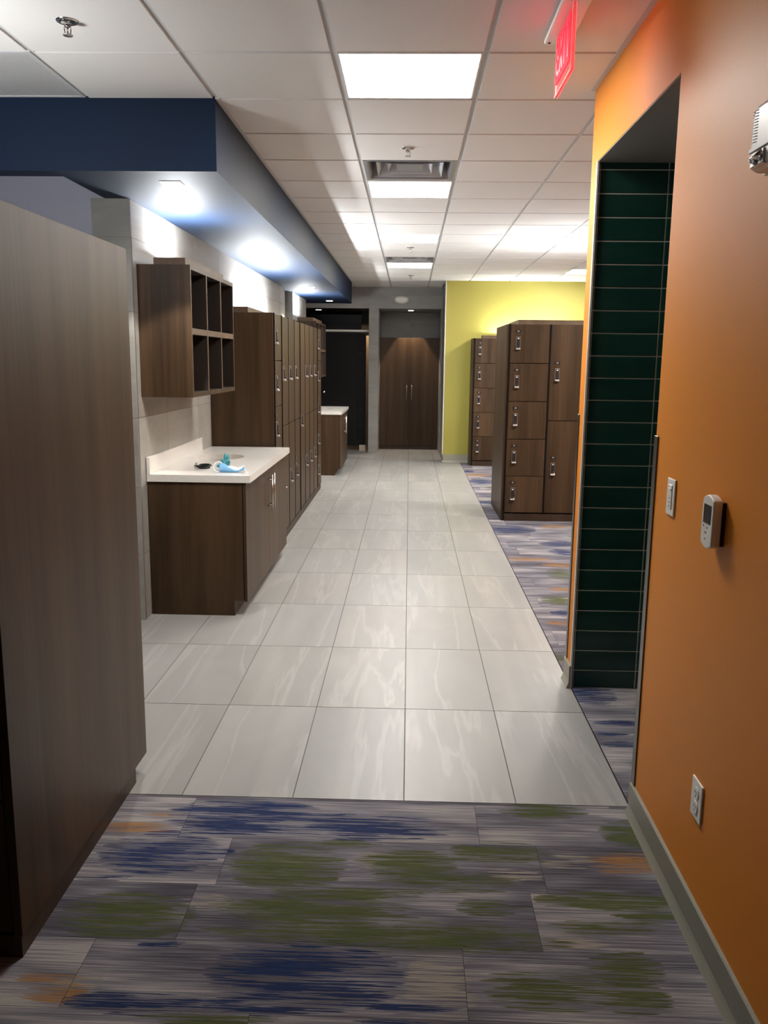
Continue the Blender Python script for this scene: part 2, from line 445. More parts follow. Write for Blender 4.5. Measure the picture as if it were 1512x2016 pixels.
ROW = 0.2575
JOINTS = {0: 0.263, -1: 0.449, -2: 0.394, -3: 0.172}
def carpet(name, rects, label):
    mb = MB(); cols = []
    rj = random.Random(3)
    def patch(x0, x1, y0, y1, st):
        nx = max(1, math.ceil((x1 - x0) / st)); ny = max(1, math.ceil((y1 - y0) / (st * 0.6)))
        k = len(mb.v)
        for j in range(ny + 1):
            for i in range(nx + 1):
                x = x0 + (x1 - x0) * i / nx; y = y0 + (y1 - y0) * j / ny
                mb.v.append((x, y, 0.0)); cols.append(dye(x, y))
        for j in range(ny):
            for i in range(nx):
                a = k + j * (nx + 1) + i
                mb.f.append([a, a + 1, a + nx + 2, a + nx + 1]); mb.m.append(0); mb.sm.append(False)
    for r in range(-18, 45):
        y0 = 2.6025 + r * ROW; y1 = y0 + ROW
        off = JOINTS.get(r, rj.uniform(0, 1.02))
        for c in range(-6, 7):
            x0 = off + c * 1.022; x1 = x0 + 1.022
            for (a0, a1, b0, b1) in rects:
                u0, u1 = max(x0, a0), min(x1, a1); w0, w1 = max(y0, b0), min(y1, b1)
                if u1 - u0 < 0.002 or w1 - w0 < 0.002: continue
                near = (u0 < 1.9 and w1 > 1.6 and u1 > -1.7)
                patch(u0 + 0.0006, u1 - 0.0006, w0 + 0.0006, w1 - 0.0006, 0.03 if near else 0.12)
    n = len(mb.v)
    for (a0, a1, b0, b1) in rects:
        mb.box(a0, a1, b0, b1, -0.05, -0.002, 1)
    cols += [(0, 0, 0, 0)] * (len(mb.v) - n)
    me = mb.mesh(name, [CARPET, BLACK])
    at = me.color_attributes.new('dye', 'FLOAT_COLOR', 'POINT')
    at.data.foreach_set('color', [c for q in cols for c in q])
    o = link(name, me); o['kind'] = 'structure'; o['label'] = label; o['category'] = 'carpet'
    return o
carpet('floor_carpet', [(-3.7, XO + 0.006, -1.6, Y_TILE - 0.003), (X_TILE + 0.003, 5.2, 2.8, 13.46)], 'streaked grey, blue, green and orange carpet planks beside the floor tile')

# ------------------------------------------------------------------ ceiling
def cell(i, j): return CX0 + i * CW, CY0 + j * CL
FIXT = {(1, 0), (1, 4), (1, 8), (1, 12), (5, 5), (5, 9), (5, 13)}
VENT = {(1, 3), (1, 11)}
GRILLE = {(-2, 0)}
REG = [(-3.7, XO, -1.6, 4.27), (-0.945, XO, 4.27, 13.9), (-3.7, 0.53, 13.9, 14.72), (XO, 5.2, 4.14, 13.45)]
mb = MB()
gap = 0.0125
for i in range(-5, 11):
    for j in range(-9, 18):
        if (i, j) in FIXT or (i, j) in VENT or (i, j) in GRILLE: continue
        x0, y0 = cell(i, j)
        a0, a1, b0, b1 = x0 + gap, x0 + CW - gap, y0 + gap, y0 + CL - gap
        for (p0, p1, q0, q1) in REG:
            u0, u1 = max(a0, p0), min(a1, p1); w0, w1 = max(b0, q0), min(b1, q1)
            if u1 - u0 > 0.003 and w1 - w0 > 0.003:
                mb.box(u0, u1, w0, w1, ZC, ZC + 0.03)
for (p0, p1, q0, q1) in REG:
    for i in range(-5, 12):
        x = CX0 + i * CW
        if p0 - gap < x < p1 + gap: mb.box(max(p0, x - 0.0135), min(p1, x + 0.0135), q0, q1, ZC + 0.008, ZC + 0.04, 1)
    for j in range(-9, 19):
        y = CY0 + j * CL
        if q0 - gap < y < q1 + gap: mb.box(p0, p1, max(q0, y - 0.0135), min(q1, y + 0.0135), ZC + 0.0075, ZC + 0.04, 1)
# painted wall angle along the orange wall and the soffit
mb.box(XO - 0.022, XO, -1.6, 4.14, ZC - 0.002, ZC + 0.01, 1)
mb.box(-0.945, -0.925, 4.27, 13.9, ZC - 0.002, ZC + 0.01, 1)
mb.box(-3.7, 5.2, -1.6, 17.0, ZC + 0.16, ZC + 0.2, 1)
struct('ceiling', mb, [CEIL, TBAR], 'white square lay-in ceiling tiles in a grey metal grid', 'ceiling')

# ------------------------------------------------------------------ tiled faces
ROWS = [0.0, 0.413, 0.828, 1.243, 1.86, 2.275, 2.69, 3.1]
def tile_face(mb, o, u, n, u0, u1, z0, z1, rows, length, joint, mat=0, gmat=1, gp=0.0018, th=0.008, stagger=0.0, bev=0.0, back=True):
    """tiles on a vertical face: o origin, u direction along it, n outward normal"""
    o = Vector(o); u = Vector(u); n = Vector(n)
    def P(a, z, d): q = o + u * a + n * d; return (q.x, q.y, z)
    def bx(a0, a1, b0, b1, d0, d1, m):
        v = [P(a0, b0, d0), P(a1, b0, d0), P(a1, b1, d0), P(a0, b1, d0), P(a0, b0, d1), P(a1, b0, d1), P(a1, b1, d1), P(a0, b1, d1)]
        mb.add(v, [(0, 1, 2, 3), (4, 5, 6, 7), (0, 1, 5, 4), (1, 2, 6, 5), (2, 3, 7, 6), (3, 0, 4, 7)], m)
        if bev:
            pass
    for k in range(len(rows) - 1):
        b0, b1 = max(rows[k], z0), min(rows[k + 1], z1)
        if b1 - b0 < 0.004: continue
        j0 = joint + stagger * (k % 2)
        a = j0 + math.floor((u0 - j0) / length) * length
        while a < u1:
            s, e = max(a, u0), min(a + length, u1)
            if e - s > 0.004:
                if bev:   # pillowed face
                    v = []
                    for (d, inset) in ((-th, 0), (-0.0025, 0), (0, bev)):
                        v += [P(s + gp + inset, b0 + gp + inset, d), P(e - gp - inset, b0 + gp + inset, d), P(e - gp - inset, b1 - gp - inset, d), P(s + gp + inset, b1 - gp - inset, d)]
                    fs = [(8, 9, 10, 11)]
                    for L in (0, 4):
                        for q in range(4): fs.append((L + q, L + (q + 1) % 4, L + 4 + (q + 1) % 4, L + 4 + q))
                    mb.add(v, fs, mat)
                else:
                    bx(s + gp, e - gp, b0 + gp, b1 - gp, -th, 0, mat)
            a += length
    if back: bx(u0, u1, z0, z1, -th - 0.01, -0.002, gmat)
    return mb

# left tiled walls
mb = MB()
tile_face(mb, (XW, 0, 0), (0, 1, 0), (1, 0, 0), 4.9845, 11.05, 0, ZS, ROWS, 0.83, 5.592)
tile_face(mb, (0, 4.975, 0), (1, 0, 0), (0, -1, 0), -1.825, XW, 0, ZS, ROWS, 0.83, -1.825)
tile_face(mb, (0, 11.05, 0), (1, 0, 0), (0, 1, 0), -2.4, XW, 0, ZS, ROWS, 0.83, -1.9)
mb.box(-1.82, XW - 0.018, 4.993, 11.03, 0, ZS, 1)
struct('wall_left', mb, [WTILE, WGROUT], 'taupe stone-look tiled wall behind the first vanity and long lockers', 'wall')
mb = MB()
tile_face(mb, (-1.585, 0, 0), (0, 1, 0), (1, 0, 0), 11.6095, 13.1105, 0, ZS, ROWS, 0.83, 11.9)
tile_face(mb, (0, 11.6, 0), (1, 0, 0), (0, -1, 0), -2.4, -1.585, 0, ZS, ROWS, 0.83, -1.87)
tile_face(mb, (0, 13.12, 0), (1, 0, 0), (0, 1, 0), -2.4, -1.585, 0, ZS, ROWS, 0.83, -1.87)
mb.box(-2.4, -1.603, 11.618, 13.1, 0, ZS, 1)
struct('wall_left.001', mb, [WTILE, WGROUT], 'taupe tiled wall behind the second vanity', 'wall')
mb = MB()
mb.box(-3.7, -1.827, 4.983, 5.08, 0, ZS, 1)
mb.box(-3.7, -1.745, 4.99, 5.08, ZS, ZC + 0.1, 1)
mb.box(-1.745, -1.7, 4.41, 4.98, ZS + 0.002, ZC + 0.1, 1)
mb.box(-2.45, -2.40, 11.05, 11.6, 0, ZS)
mb.box(-3.75, -3.7, -1.6, 17.0, 0, ZC + 0.1)
struct('wall_left.002', mb, [BLUE, SLATE], 'slate blue painted wall beside the tiled wall end', 'wall')
mb = MB()
mb.box(-1.745, -0.945, 4.27, 13.9, ZS, ZC + 0.1)
mb.box(-3.7, -1.745, 4.27, 4.40, ZS, ZC + 0.1)
mb.box(-3.7, -1.745, 5.08, 13.9, ZS, ZC + 0.1)
struct('trim_1', mb, [BLUE], 'deep navy soffit dropped along the left side', 'soffit')

# orange wall with the opening
mb = MB()
mb.box(XO, XO + 0.13, -1.6, 2.835, 0, ZC + 0.1)
mb.box(XO + 0.13, 2.7, 2.70, 2.80, 0, ZC + 0.1)
mb.box(XO, XO + 0.13, 2.835, 4.03, ZS, ZC + 0.1)
mb.box(XO, 2.7, 4.03, 4.14, 0, ZC + 0.1)
struct('wall_right', mb, [ORANGE], 'orange painted wall with a tall opening', 'wall')
mb = MB()
mb.box(XO + 0.002, 2.7, 2.836, 4.03, ZS - 0.004, ZS + 0.05)
struct('ceiling_opening', mb, [GREYP], 'grey painted head of the opening in the orange wall', 'ceiling')
mb = MB()
grow = [0.0] + [0.0905 + 0.10262 * k for k in range(25)]
tile_face(mb, (0, 4.022, 0), (1, 0, 0), (0, -1, 0), XO + 0.006, 2.7, 0, ZS, grow, 0.306, 1.147, gp=0.0014, th=0.007, bev=0.004)
tile_face(mb, (0, 2.825, 0), (1, 0, 0), (0, 1, 0), XO + 0.131, 2.7, 0, ZS, grow, 0.306, 1.147, gp=0.0014, th=0.007, bev=0.004)
struct('wall_back', mb, [GREEN, LGROUT], 'glossy bottle green stacked tiles inside the opening', 'wall')
mb = MB()
mb.box(2.7, 2.8, 2.7, 4.1, 0, ZC + 0.1)
struct('wall_right.001', mb, [GREYP], 'grey end wall of the passage', 'wall')
mb = MB()
mb.box(XO - 0.001, XO + 0.007, 4.008, 4.03, 0.0, ZS)
struct('trim_2', mb, [ALU], 'slim pale metal edge trim on the green tile', 'trim')

def base_profile(h, t=0.010, toe=0.022):
    return [(0, 0), (-toe, 0), (-toe + 0.003, 0.006), (-t - 0.003, 0.022), (-t, 0.034), (-t, h - 0.004), (-t + 0.004, h), (0, h)]
mb = MB()
mb.prism([(XO + a, z) for a, z in base_profile(0.118)], 'Y', -1.6, 2.84)
mb.prism([(XO + a, z) for a, z in base_profile(0.118)], 'Y', 4.005, 4.15)
struct('baseboard_right', mb, [SAGE], 'grey-green rubber baseboard under the orange wall', 'baseboard')

# far walls
mb = MB()
tile_face(mb, (0, 14.72, 0), (1, 0, 0), (0, -1, 0), -0.705, 0.545, 2.46, ZC, [2.05, 2.68, 3.3], 1.4, 0.115 - 1.4 * 2 + 1.4)
tile_face(mb, (0, 14.72, 0), (1, 0, 0), (0, -1, 0), -3.7, -0.705, 2.46, ZC, [2.05, 2.68, 3.3], 0.83, -0.705)
prow = [0.0, 0.409, 0.828, 1.031, 1.238, 1.852, 2.265, 2.46]
tile_face(mb, (0, 14.72, 0), (1, 0, 0), (0, -1, 0), -0.705, -0.535, 0, 2.46, prow, 0.83, -0.705)
tile_face(mb, (0, 14.72, 0), (1, 0, 0), (0, -1, 0), 0.525, 0.545, 0, 2.46, prow, 0.83, 0.525)
tile_face(mb, (-0.535, 0, 0), (0, 1, 0), (1, 0, 0), 14.7295, 16.0, 0, 2.46, prow, 0.83, 14.72)
tile_face(mb, (-0.705, 0, 0), (0, 1, 0), (-1, 0, 0), 14.7295, 15.9, 0, 2.46, prow, 0.83, 14.72)
tile_face(mb, (0.525, 0, 0), (0, 1, 0), (-1, 0, 0), 14.7295, 16.0, 0, 2.46, prow, 0.83, 14.72)
tile_face(mb, (0.545, 0, 0), (0, 1, 0), (-1, 0, 0), 13.46, 14.711, 0, ZC, prow + [2.69, 3.0], 0.83, 13.7)
mb.box(-0.69, -0.55, 14.74, 16.0, 0, 2.46, 1)
mb.box(-3.7, 0.56, 14.735, 14.83, 2.462, ZC + 0.1, 1)
struct('wall_far', mb, [DTILE, WGROUT], 'grey stone-look tiled wall with two dark openings at the corridor end', 'wall')
mb = MB()
tile_face(mb, (0, 15.95, 0), (1, 0, 0), (0, -1, 0), -0.535, 0.525, 0, 2.46, ROWS, 0.53, 0.0)
mb.box(-0.535, 0.525, 14.83, 16.0, 2.46, 2.5, 1)
struct('wall_far.001', mb, [DTILE, GREYP], 'grey tiled back of the closet alcove', 'wall')
mb = MB()
tile_face(mb, (0, 16.8, 0), (1, 0, 0), (0, -1, 0), -3.7, -0.9, 0, 2.46, ROWS, 0.83, -1.6)
mb.box(-3.7, -0.705, 14.83, 16.85, 2.46, 2.5, 1)
struct('wall_far.002', mb, [BTILE, PHENOLIC], 'black tiled back of the stall behind the black door', 'wall')
mb = MB()
mb.box(-0.9, -0.69, 15.9, 17.0, 0, 2.05)
mb.box(-0.9, -0.69, 15.89, 17.0, 2.05, 2.46, 1)
struct('wall_far.003', mb, [BEIGE, PHENOLIC], 'warm lit beige stall wall seen past the black door', 'wall')
mb = MB()
mb.box(0.551, 5.2, 13.45, 13.6, 0, ZC + 0.1)
struct('wall_far.004', mb, [YELLOW], 'lime yellow painted wall behind the short lockers', 'wall')
mb = MB()
mb.box(0.538, 0.551, 13.44, 13.455, 0.0, ZC)
struct('trim_3', mb, [WHITE], 'white corner trim at the yellow wall edge', 'trim')
mb = MB()
mb.prism([(13.45 + a, z) for a, z in base_profile(0.13)], 'X', 0.54, 5.2)
struct('baseboard_far', mb, [SAGE], 'grey rubber baseboard under the yellow wall', 'baseboard')
mb = MB()
mb.box(5.2, 5.3, 2.7, 13.6, 0, ZC + 0.1)
struct('wall_right.002', mb, [ORANGE], 'orange wall of the locker alcove', 'wall')
mb = MB()
mb.box(-3.75, 1.0, -1.7, -1.6, 0, ZC + 0.1)
struct('wall_front', mb, [GREYP], 'grey wall behind the viewpoint', 'wall')

# ------------------------------------------------------------------ lockers
# local frame of a bank: front faces -y, x runs along it, z up
DOORCACHE = {}
def door_mesh(w, h):
    k = (round(w, 4), round(h, 4))
    if k not in DOORCACHE:
        m = MB(); m.box(0, w, 0, 0.004, 0, h, 0, 0.0008, 1); m.box(0.0004, w - 0.0004, 0.0035, 0.018, 0.0004, h - 0.0004, 1)
        DOORCACHE[k] = m.mesh('door', [WOOD, BLACK])
    return DOORCACHE[k]
m = MB()   # keypad lock: thin silver case, black keypad with rows of keys, pull tab
m.box(-0.021, 0.021, -0.006, 0, -0.062, 0.060, 0, 0.002)
m.box(-0.0185, 0.0185, -0.012, -0.004, -0.042, 0.0575, 1, 0.002, 1)
m.box(-0.008, 0.008, -0.0128, -0.0115, 0.040, 0.049, 3)
for kz in range(4):
    for kx in (-1, 0, 1):
        m.box(-0.003 + kx * 0.0095, 0.003 + kx * 0.0095, -0.013, -0.0115, 0.024 - kz * 0.014, 0.030 - kz * 0.014, 2)
m.box(-0.0165, 0.0165, -0.026, -0.004, -0.040, -0.028, 1, 0.003, 1)
m.prism([(-0.003, -0.042), (-0.012, -0.042), (-0.028, -0.058), (-0.026, -0.063), (-0.003, -0.063)], 'X', -0.021, 0.021, 0)
LOCK = m.mesh('keypad_lock', [SILVER, BLACKPL, SCREEN, WHITE])
m = MB()
m.box(-0.028, 0.028, -0.003, 0, -0.0135, 0.0135, 0, 0.001, 1)
m.box(-0.009, -0.002, -0.0034, -0.0028, -0.007, 0.007, 1)
m.box(0.001, 0.007, -0.0034, -0.0028, -0.007, 0.007, 1)
PLATE = m.mesh('number_plate', [BLACKPL, GREYPRINT])

def locker_bank(label, loc, rotz, cols, cw, depth, z0=0.085, z1=1.958, fascia=(0.13, 0.13), back_toe=0.0, black_at=(), strip=0.013):
    t = thing('locker_bank', label, 'lockers', loc, rotz, 'walnut laminate locker banks')
    W = cw * len(cols)
    m = MB(); m.box(0, W, 0.022, depth, z0 - 0.005, z1 - 0.004)
    for xb in range(1, len(cols)):
        bold = xb in black_at
        hw, pr = (0.0065, 0.007) if bold else (0.0028, 0.0035)
        m.box(xb * cw - hw, xb * cw + hw, -pr, 0.03, z0 - 0.004, z1 + 0.002)
    m.box(-strip, 0.0005, -0.008, 0.03, 0.004, z1 + 0.002)
    obj('carcass', m, [BLACK], t)
    m = MB(); m.box(-strip - 0.022, -strip + 0.0005, 0.003, depth, z0 - 0.012, z1 + 0.002, 0, 0.001, 1)
    obj('end_panel', m, [WOOD], t)
    m = MB(); m.box(W, W + 0.024, 0.0, depth, z0 - 0.012, z1 + 0.002, 0, 0.001, 1)
    obj('end_panel', m, [WOOD], t)
    m = MB(); m.box(-0.018, W + 0.022, 0.02, depth - 0.003, z1 - 0.004, z1 + 0.002)
    obj('top_panel', m, [WOOD], t)
    m = MB(); m.box(-0.034, W + 0.018, 0.006, depth - back_toe - 0.004, 0.0, z0 - 0.012)
    obj('plinth', m, [PLINTH], t)
    m = MB()   # open box of boards round the strip light on top
    fx, fy = fascia
    a0, a1, b0, b1 = -0.04 + fx, W + 0.02 - fx, fy, depth - 0.06
    h0, h1 = z1 + 0.002, z1 + 0.05
    for q in ((a0, a1, b0, b0 + 0.018), (a0, a1, b1 - 0.018, b1), (a0, a0 + 0.018, b0 + 0.018, b1 - 0.018), (a1 - 0.018, a1, b0 + 0.018, b1 - 0.018)):
        m.box(*q, h0, h1)
    obj('fascia', m, [WOOD_EDGE], t)
    for i, tiers in enumerate(cols):
        n = tiers
        hh = (z1 - z0) / n
        for k in range(n):
            gx = 0.0034
            l = gx + (0.0042 if i in black_at else 0); r = gx + (0.0042 if i + 1 in black_at else 0)
            w = cw - l - r; h = hh - 0.006
            d = link('door', door_mesh(w, h), t, (i * cw + l, 0.0, z0 + k * hh + 0.0025))
            lx = 0.075 if l < 0.006 else 0.07
            ztop = h - (0.062 if n == 5 else 0.365 if n == 2 else 0.85)
            link('number_plate', PLATE, d, (lx, 0, ztop))
            link('keypad_lock', LOCK, d, (lx, 0, ztop - 0.115))
    return t

near_bank = locker_bank('dark walnut locker bank seen end-on at the carpet edge, closest of all the lockers', (-2.215, 1.995, 0), 0.0, [5, 2, 5], 0.393, 1.085, z0=0.078, z1=1.976, back_toe=0.115, strip=0.021)
long_bank = locker_bank('long walnut locker bank along the tiled wall beyond the first vanity', (-1.09, 6.87, 0), math.pi / 2, [5, 2, 2, 2, 1, 2, 2, 2, 5], 0.402, 0.512, fascia=(0.06, 0.21), black_at=(1, 4, 8))
first_right = locker_bank('free-standing walnut locker bank on carpet in front of the yellow wall', (0.985, 8.495, 0), 0.0, [5, 2, 2, 5], 0.395, 1.01, fascia=(0.13, 0.13), black_at=(1, 3))
second_right = locker_bank('walnut locker bank standing against the yellow wall, behind the free-standing bank', (0.985, 13.03, 0), 0.0, [5, 2, 2, 5], 0.395, 0.405, z1=1.935, fascia=(0.16, 0.13), black_at=(1, 3))

# ------------------------------------------------------------------ vanities
def pull(parent, x, y, z0, z1):
    m = MB((x, y, z0))
    m.cyl((x + 0.034, y, z0), 0.006, z1 - z0, 'Z', 12)
    for z in (z0 + 0.035, z1 - 0.035): m.cyl((x, y, z), 0.005, 0.034, 'X', 10)
    return obj('handle', m, [STEEL], parent, (x - parent.location.x, y - parent.location.y, z0 - parent.location.z))

def vanity(label, ctop_label, y0, y1, xb, xd, xf, sink, far_panel_label=None, splash_y1=None):
    """xb wall, xd door face, xf worktop front edge"""
    cy = (y0 + y1) / 2
    o = ((xb + xd) / 2, cy, 0)
    t = thing('vanity_cabinet', label, 'cabinet', o, 0, 'walnut vanity cabinets')
    xs = xd - 0.022
    for a, b in ((y0, y0 + 0.02), (y1 - 0.02, y1)):
        m = MB(o)
        m.prism([(xb, 0), (xs - 0.058, 0), (xs - 0.058, 0.098), (xs, 0.098), (xs, 0.846), (xb, 0.846)], 'Y', a, b)
        obj('side_panel', m, [WOOD], t)
    m = MB(o); m.box(xb + 0.01, xs - 0.006, y0 + 0.021, y1 - 0.021, 0.1, 0.68); m.box(xs - 0.02, xs - 0.004, y0 + 0.021, y1 - 0.021, 0.68, 0.84)
    m.box(xs - 0.003, xs + 0.004, y0 + 0.002, y1 - 0.002, 0.105, 0.845)
    obj('carcass', m, [BLACK], t)
    m = MB(o); m.box(xs - 0.075, xs - 0.06, y0 + 0.021, y1 - 0.021, 0, 0.1)
    obj('toe_kick', m, [PLINTH], t)
    mid = cy
    for k, (a, b) in enumerate(((y0 + 0.002, mid - 0.0015), (mid + 0.0015, y1 - 0.002))):
        dm = MB((xd, a, 0.09)); dm.box(xd - 0.018, xd, a, b, 0.09, 0.842, 0, 0.0012, 1)
        d = obj('door', dm, [WOOD], t, (xd - o[0], a - o[1], 0.09))
        hy = b - 0.045 if k == 0 else a + 0.045
        hm = MB((xd, a, 0.09))
        hm.cyl((xd + 0.034, hy, 0.535), 0.006, 0.255, 'Z', 12)
        for z in (0.57, 0.755): hm.cyl((xd, hy, z), 0.005, 0.034, 'X', 10)
        obj('handle', hm, [STEEL], d)
    # worktop: lies on the cabinet, a thing of its own
    sx, sy, ra, rb_ = sink
    co = ((xb + xf) / 2, cy, 0.848)
    w = thing('countertop', ctop_label, 'countertop', co, 0, 'white quartz vanity countertops')
    m = MB(co)
    zt, zb = 0.892, 0.848
    X0, X1, Y0, Y1 = xb, xf, y0 - 0.008, y1 + 0.0
    ns = 64
    ring = []; outer = []
    for i in range(ns):
        a = 2 * math.pi * (i + 0.5) / ns
        ring.append((sx + ra * math.cos(a), sy + rb_ * math.sin(a)))
        dx, dy = math.cos(a), math.sin(a)
        ts = []
        if dx > 1e-9: ts.append((X1 - sx) / dx)
        if dx < -1e-9: ts.append((X0 - sx) / dx)
        if dy > 1e-9: ts.append((Y1 - sy) / dy)
        if dy < -1e-9: ts.append((Y0 - sy) / dy)
        tt = min(ts); outer.append([sx + dx * tt, sy + dy * tt])
    for c in ((X0, Y0), (X1, Y0), (X1, Y1), (X0, Y1)):      # snap nearest outer point to each corner
        k = min(range(ns), key=lambda q: (outer[q][0] - c[0]) ** 2 + (outer[q][1] - c[1]) ** 2)
        outer[k] = list(c)
    V = [(p[0], p[1], zt) for p in outer] + [(p[0], p[1], zt) for p in ring] + [(p[0], p[1], zb) for p in outer] + [(p[0], p[1], zb) for p in ring]
    fs = []
    for i in range(ns):
        j = (i + 1) % ns
        fs += [(i, j, ns + j, ns + i), (2 * ns + i, 3 * ns + i, 3 * ns + j, 2 * ns + j), (i, 2 * ns + i, 2 * ns + j, j), (ns + i, ns + j, 3 * ns + j, 3 * ns + i)]
    m.add(V, fs, 0)
    obj('slab', m, [QUARTZ], w)
    m = MB(co); m.box(xb, xb + 0.02, Y0, splash_y1 or Y1, zt, zt + 0.105, 0, 0.0015, 1)
    obj('backsplash', m, [QUARTZ], w)
    m = MB(co)
    prof = [(1.06, 0.0), (1.03, -0.004), (1.0, -0.03), (0.92, -0.08), (0.7, -0.125), (0.4, -0.142), (0.12, -0.146)]
    n = 40; vs = []; fs = []
    for r, h in prof:
        for i in range(n):
            a = 2 * math.pi * i / n
            vs.append((sx + ra * r * math.cos(a), sy + rb_ * r * math.sin(a), zb + h))
    for q in range(len(prof) - 1):
        for i in range(n):
            j = (i + 1) % n
            fs.append((q * n + i, q * n + j, (q + 1) * n + j, (q + 1) * n + i))
    fs.append([(len(prof) - 1) * n + i for i in range(n)])
    m.add(vs, fs, 0, True)
    m.lathe([(0.0, 0.001), (0.022, 0.001), (0.026, -0.004)], (sx, sy, zb - 0.142), 'Z', 16, 1)
    obj('sink_bowl', m, [PORC, STEEL], w)
    return t

vanity('walnut vanity cabinet standing nearest, under the worktop with the blue mask',
       'white quartz countertop with a blue mask lying beside its oval sink', 5.10, 6.815, XW + 0.003, -0.995, -0.965, (-1.385, 6.085, 0.185, 0.205), splash_y1=6.44)
vanity('small walnut vanity cabinet beyond the long lockers, before the black door',
       'small bare white quartz countertop beyond the long lockers', 11.69, 13.0, -1.58, -0.945, -0.925, (-1.32, 12.35, 0.185, 0.205))

# ------------------------------------------------------------------ cubby shelves
def cubby(label, y0, y1, xb, xf, z0, z1, zs):
    o = (xb, (y0 + y1) / 2, z0)
    t = thing('cubby_shelf', label, 'shelf', o, 0, 'wall hung walnut cubby shelves')
    th = 0.019
    def part(n, *q, mat=WOOD, edge=True):
        m = MB(o); m.box(*q, 0)
        return obj(n, m, [mat], t)
    part('side_panel', xb, xf, y0, y0 + th, z0, z1)
    part('side_panel', xb, xf, y1 - th, y1, z0, z1)
    part('top_panel', xb, xf - 0.0005, y0 + th, y1 - th, z1 - 0.026, z1)
    part('bottom_panel', xb, xf - 0.0005, y0 + th, y1 - th, z0, z0 + 0.026)
    part('back_panel', xb, xb + 0.008, y0 + th, y1 - th, z0 + 0.026, z1 - 0.026, mat=SHADEIN)
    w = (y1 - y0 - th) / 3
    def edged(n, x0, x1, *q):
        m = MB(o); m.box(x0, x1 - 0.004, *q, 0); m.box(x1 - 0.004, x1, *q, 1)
        return obj(n, m, [SHADEIN, WOOD_EDGE], t)
    for a, b in ((y0 + th, y0 + th + 0.003), (y1 - th - 0.003, y1 - th)): part('shade_lining', xb + 0.008, xf - 0.006, a, b, z0 + 0.026, z1 - 0.026, mat=SHADEIN)  # thin dark sheets added as the shade on the inner wood faces
    for a, b in ((z0 + 0.026, z0 + 0.028), (z1 - 0.028, z1 - 0.026)): part('shade_lining', xb + 0.008, xf - 0.006, y0 + th + 0.003, y1 - th - 0.003, a, b, mat=SHADEIN)
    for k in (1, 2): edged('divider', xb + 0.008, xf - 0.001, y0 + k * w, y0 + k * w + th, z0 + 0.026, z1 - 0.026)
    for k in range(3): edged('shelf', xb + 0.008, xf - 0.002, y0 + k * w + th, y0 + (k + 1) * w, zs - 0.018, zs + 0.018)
    m = MB(o)
    for q in ((xb + 0.075, xf - 0.05, y0 + 0.09, y0 + 0.108), (xb + 0.075, xf - 0.05, y1 - 0.108, y1 - 0.09), (xf - 0.068, xf - 0.05, y0 + 0.108, y1 - 0.108), (xb + 0.075, xb + 0.093, y0 + 0.108, y1 - 0.108)):
        m.box(*q, z1, z1 + 0.048)
    obj('fascia', m, [WOOD_EDGE], t)
    return t
near_cubby = cubby('walnut six-hole cubby shelf hung over the nearest vanity', 5.06, 6.275, XW, -1.29, 1.365, 2.135, 1.755)
far_cubby = cubby('walnut six-hole cubby shelf hung past the long lockers', 11.42, 12.75, -1.583, -1.25, 1.35, 2.1, 1.72)

# ------------------------------------------------------------------ uplights (strip lights on top of the joinery)
def uplight(parent, x0, x1, y0, y1, z, k=1.0, tilt=False):
    mat = plain('uplight_lens', (0.9, 0.9, 0.9), 0.5, emit=(0.92, 0.96, 1.0), estr=UPLIGHT_L * k)
    o = ((x0 + x1) / 2, (y0 + y1) / 2, z)
    mw = Matrix.Translation(parent.location) @ Matrix.Rotation(parent.rotation_euler[2], 4, 'Z')
    lo = mw.inverted() @ Vector(o)
    m = MB(o); m.box(x0, x1, y0, y1, z, z + 0.018)
    if tilt: m.box(x0, x1, y0 - 0.008, y0, z, z + 0.10)
    h = obj('uplight', m, [BLACKPL], parent, lo)
    h.rotation_euler = (0, 0, -parent.rotation_euler[2])
    m = MB(o)
    if tilt: m.prism([(y0 + 0.001, z + 0.0185), (y1, z + 0.0185), (y0 + 0.001, z + 0.095)], 'X', x0 + 0.006, x1 - 0.006)
    else: m.box(x0 + 0.006, x1 - 0.006, y0 + 0.006, y1 - 0.006, z + 0.0185, z + 0.023)
    obj('uplight_lens', m, [mat], h)
uplight(near_cubby, -1.51, -1.45, 5.42, 5.75, 2.136, 4.6)
uplight(long_bank, -1.48, -1.42, 7.75, 9.5, 1.962, 2.0)
uplight(far_cubby, -1.48, -1.43, 11.75, 12.15, 2.101, 4.5)
uplight(near_bank, -2.10, -1.70, 2.80, 2.86, 1.98, 0.9, True)
uplight(first_right, 1.4, 2.2, 8.85, 8.91, 1.962, 2.1)
uplight(second_right, 1.25, 2.4, 13.29, 13.33, 1.94, 1.5)

# ------------------------------------------------------------------ ceiling lights, vents, sprinklers
def ceiling_light(i, j, label):
    x0, y0 = cell(i, j)
    o = (x0 + CW / 2, y0 + CL / 2, ZC)
    t = thing('ceiling_light', label, 'ceiling light', o, 0, 'square ceiling lights')
    m = MB(o)
    a, b, c, d = x0 + 0.014, x0 + CW - 0.014, y0 + 0.014, y0 + CL - 0.014
    w = 0.008
    for q in ((a, b, c, c + w), (a, b, d - w, d), (a, a + w, c + w, d - w), (b - w, b, c + w, d - w)):
        m.box(*q, ZC + 0.001, ZC + 0.05)
    m.box(a, b, c, d, ZC + 0.02, ZC + 0.06)
    obj('frame', m, [WHITE], t)
    m = MB(o); m.box(a + w, b - w, c + w, d - w, ZC + 0.003, ZC + 0.012)
    obj('lens', m, [LENS if i == 1 else LENS_ALCOVE], t)
    return t
ceiling_light(1, 0, 'lit square ceiling light closest overhead, next to the red exit sign')
ceiling_light(1, 4, 'lit square ceiling light right behind the first air vent')
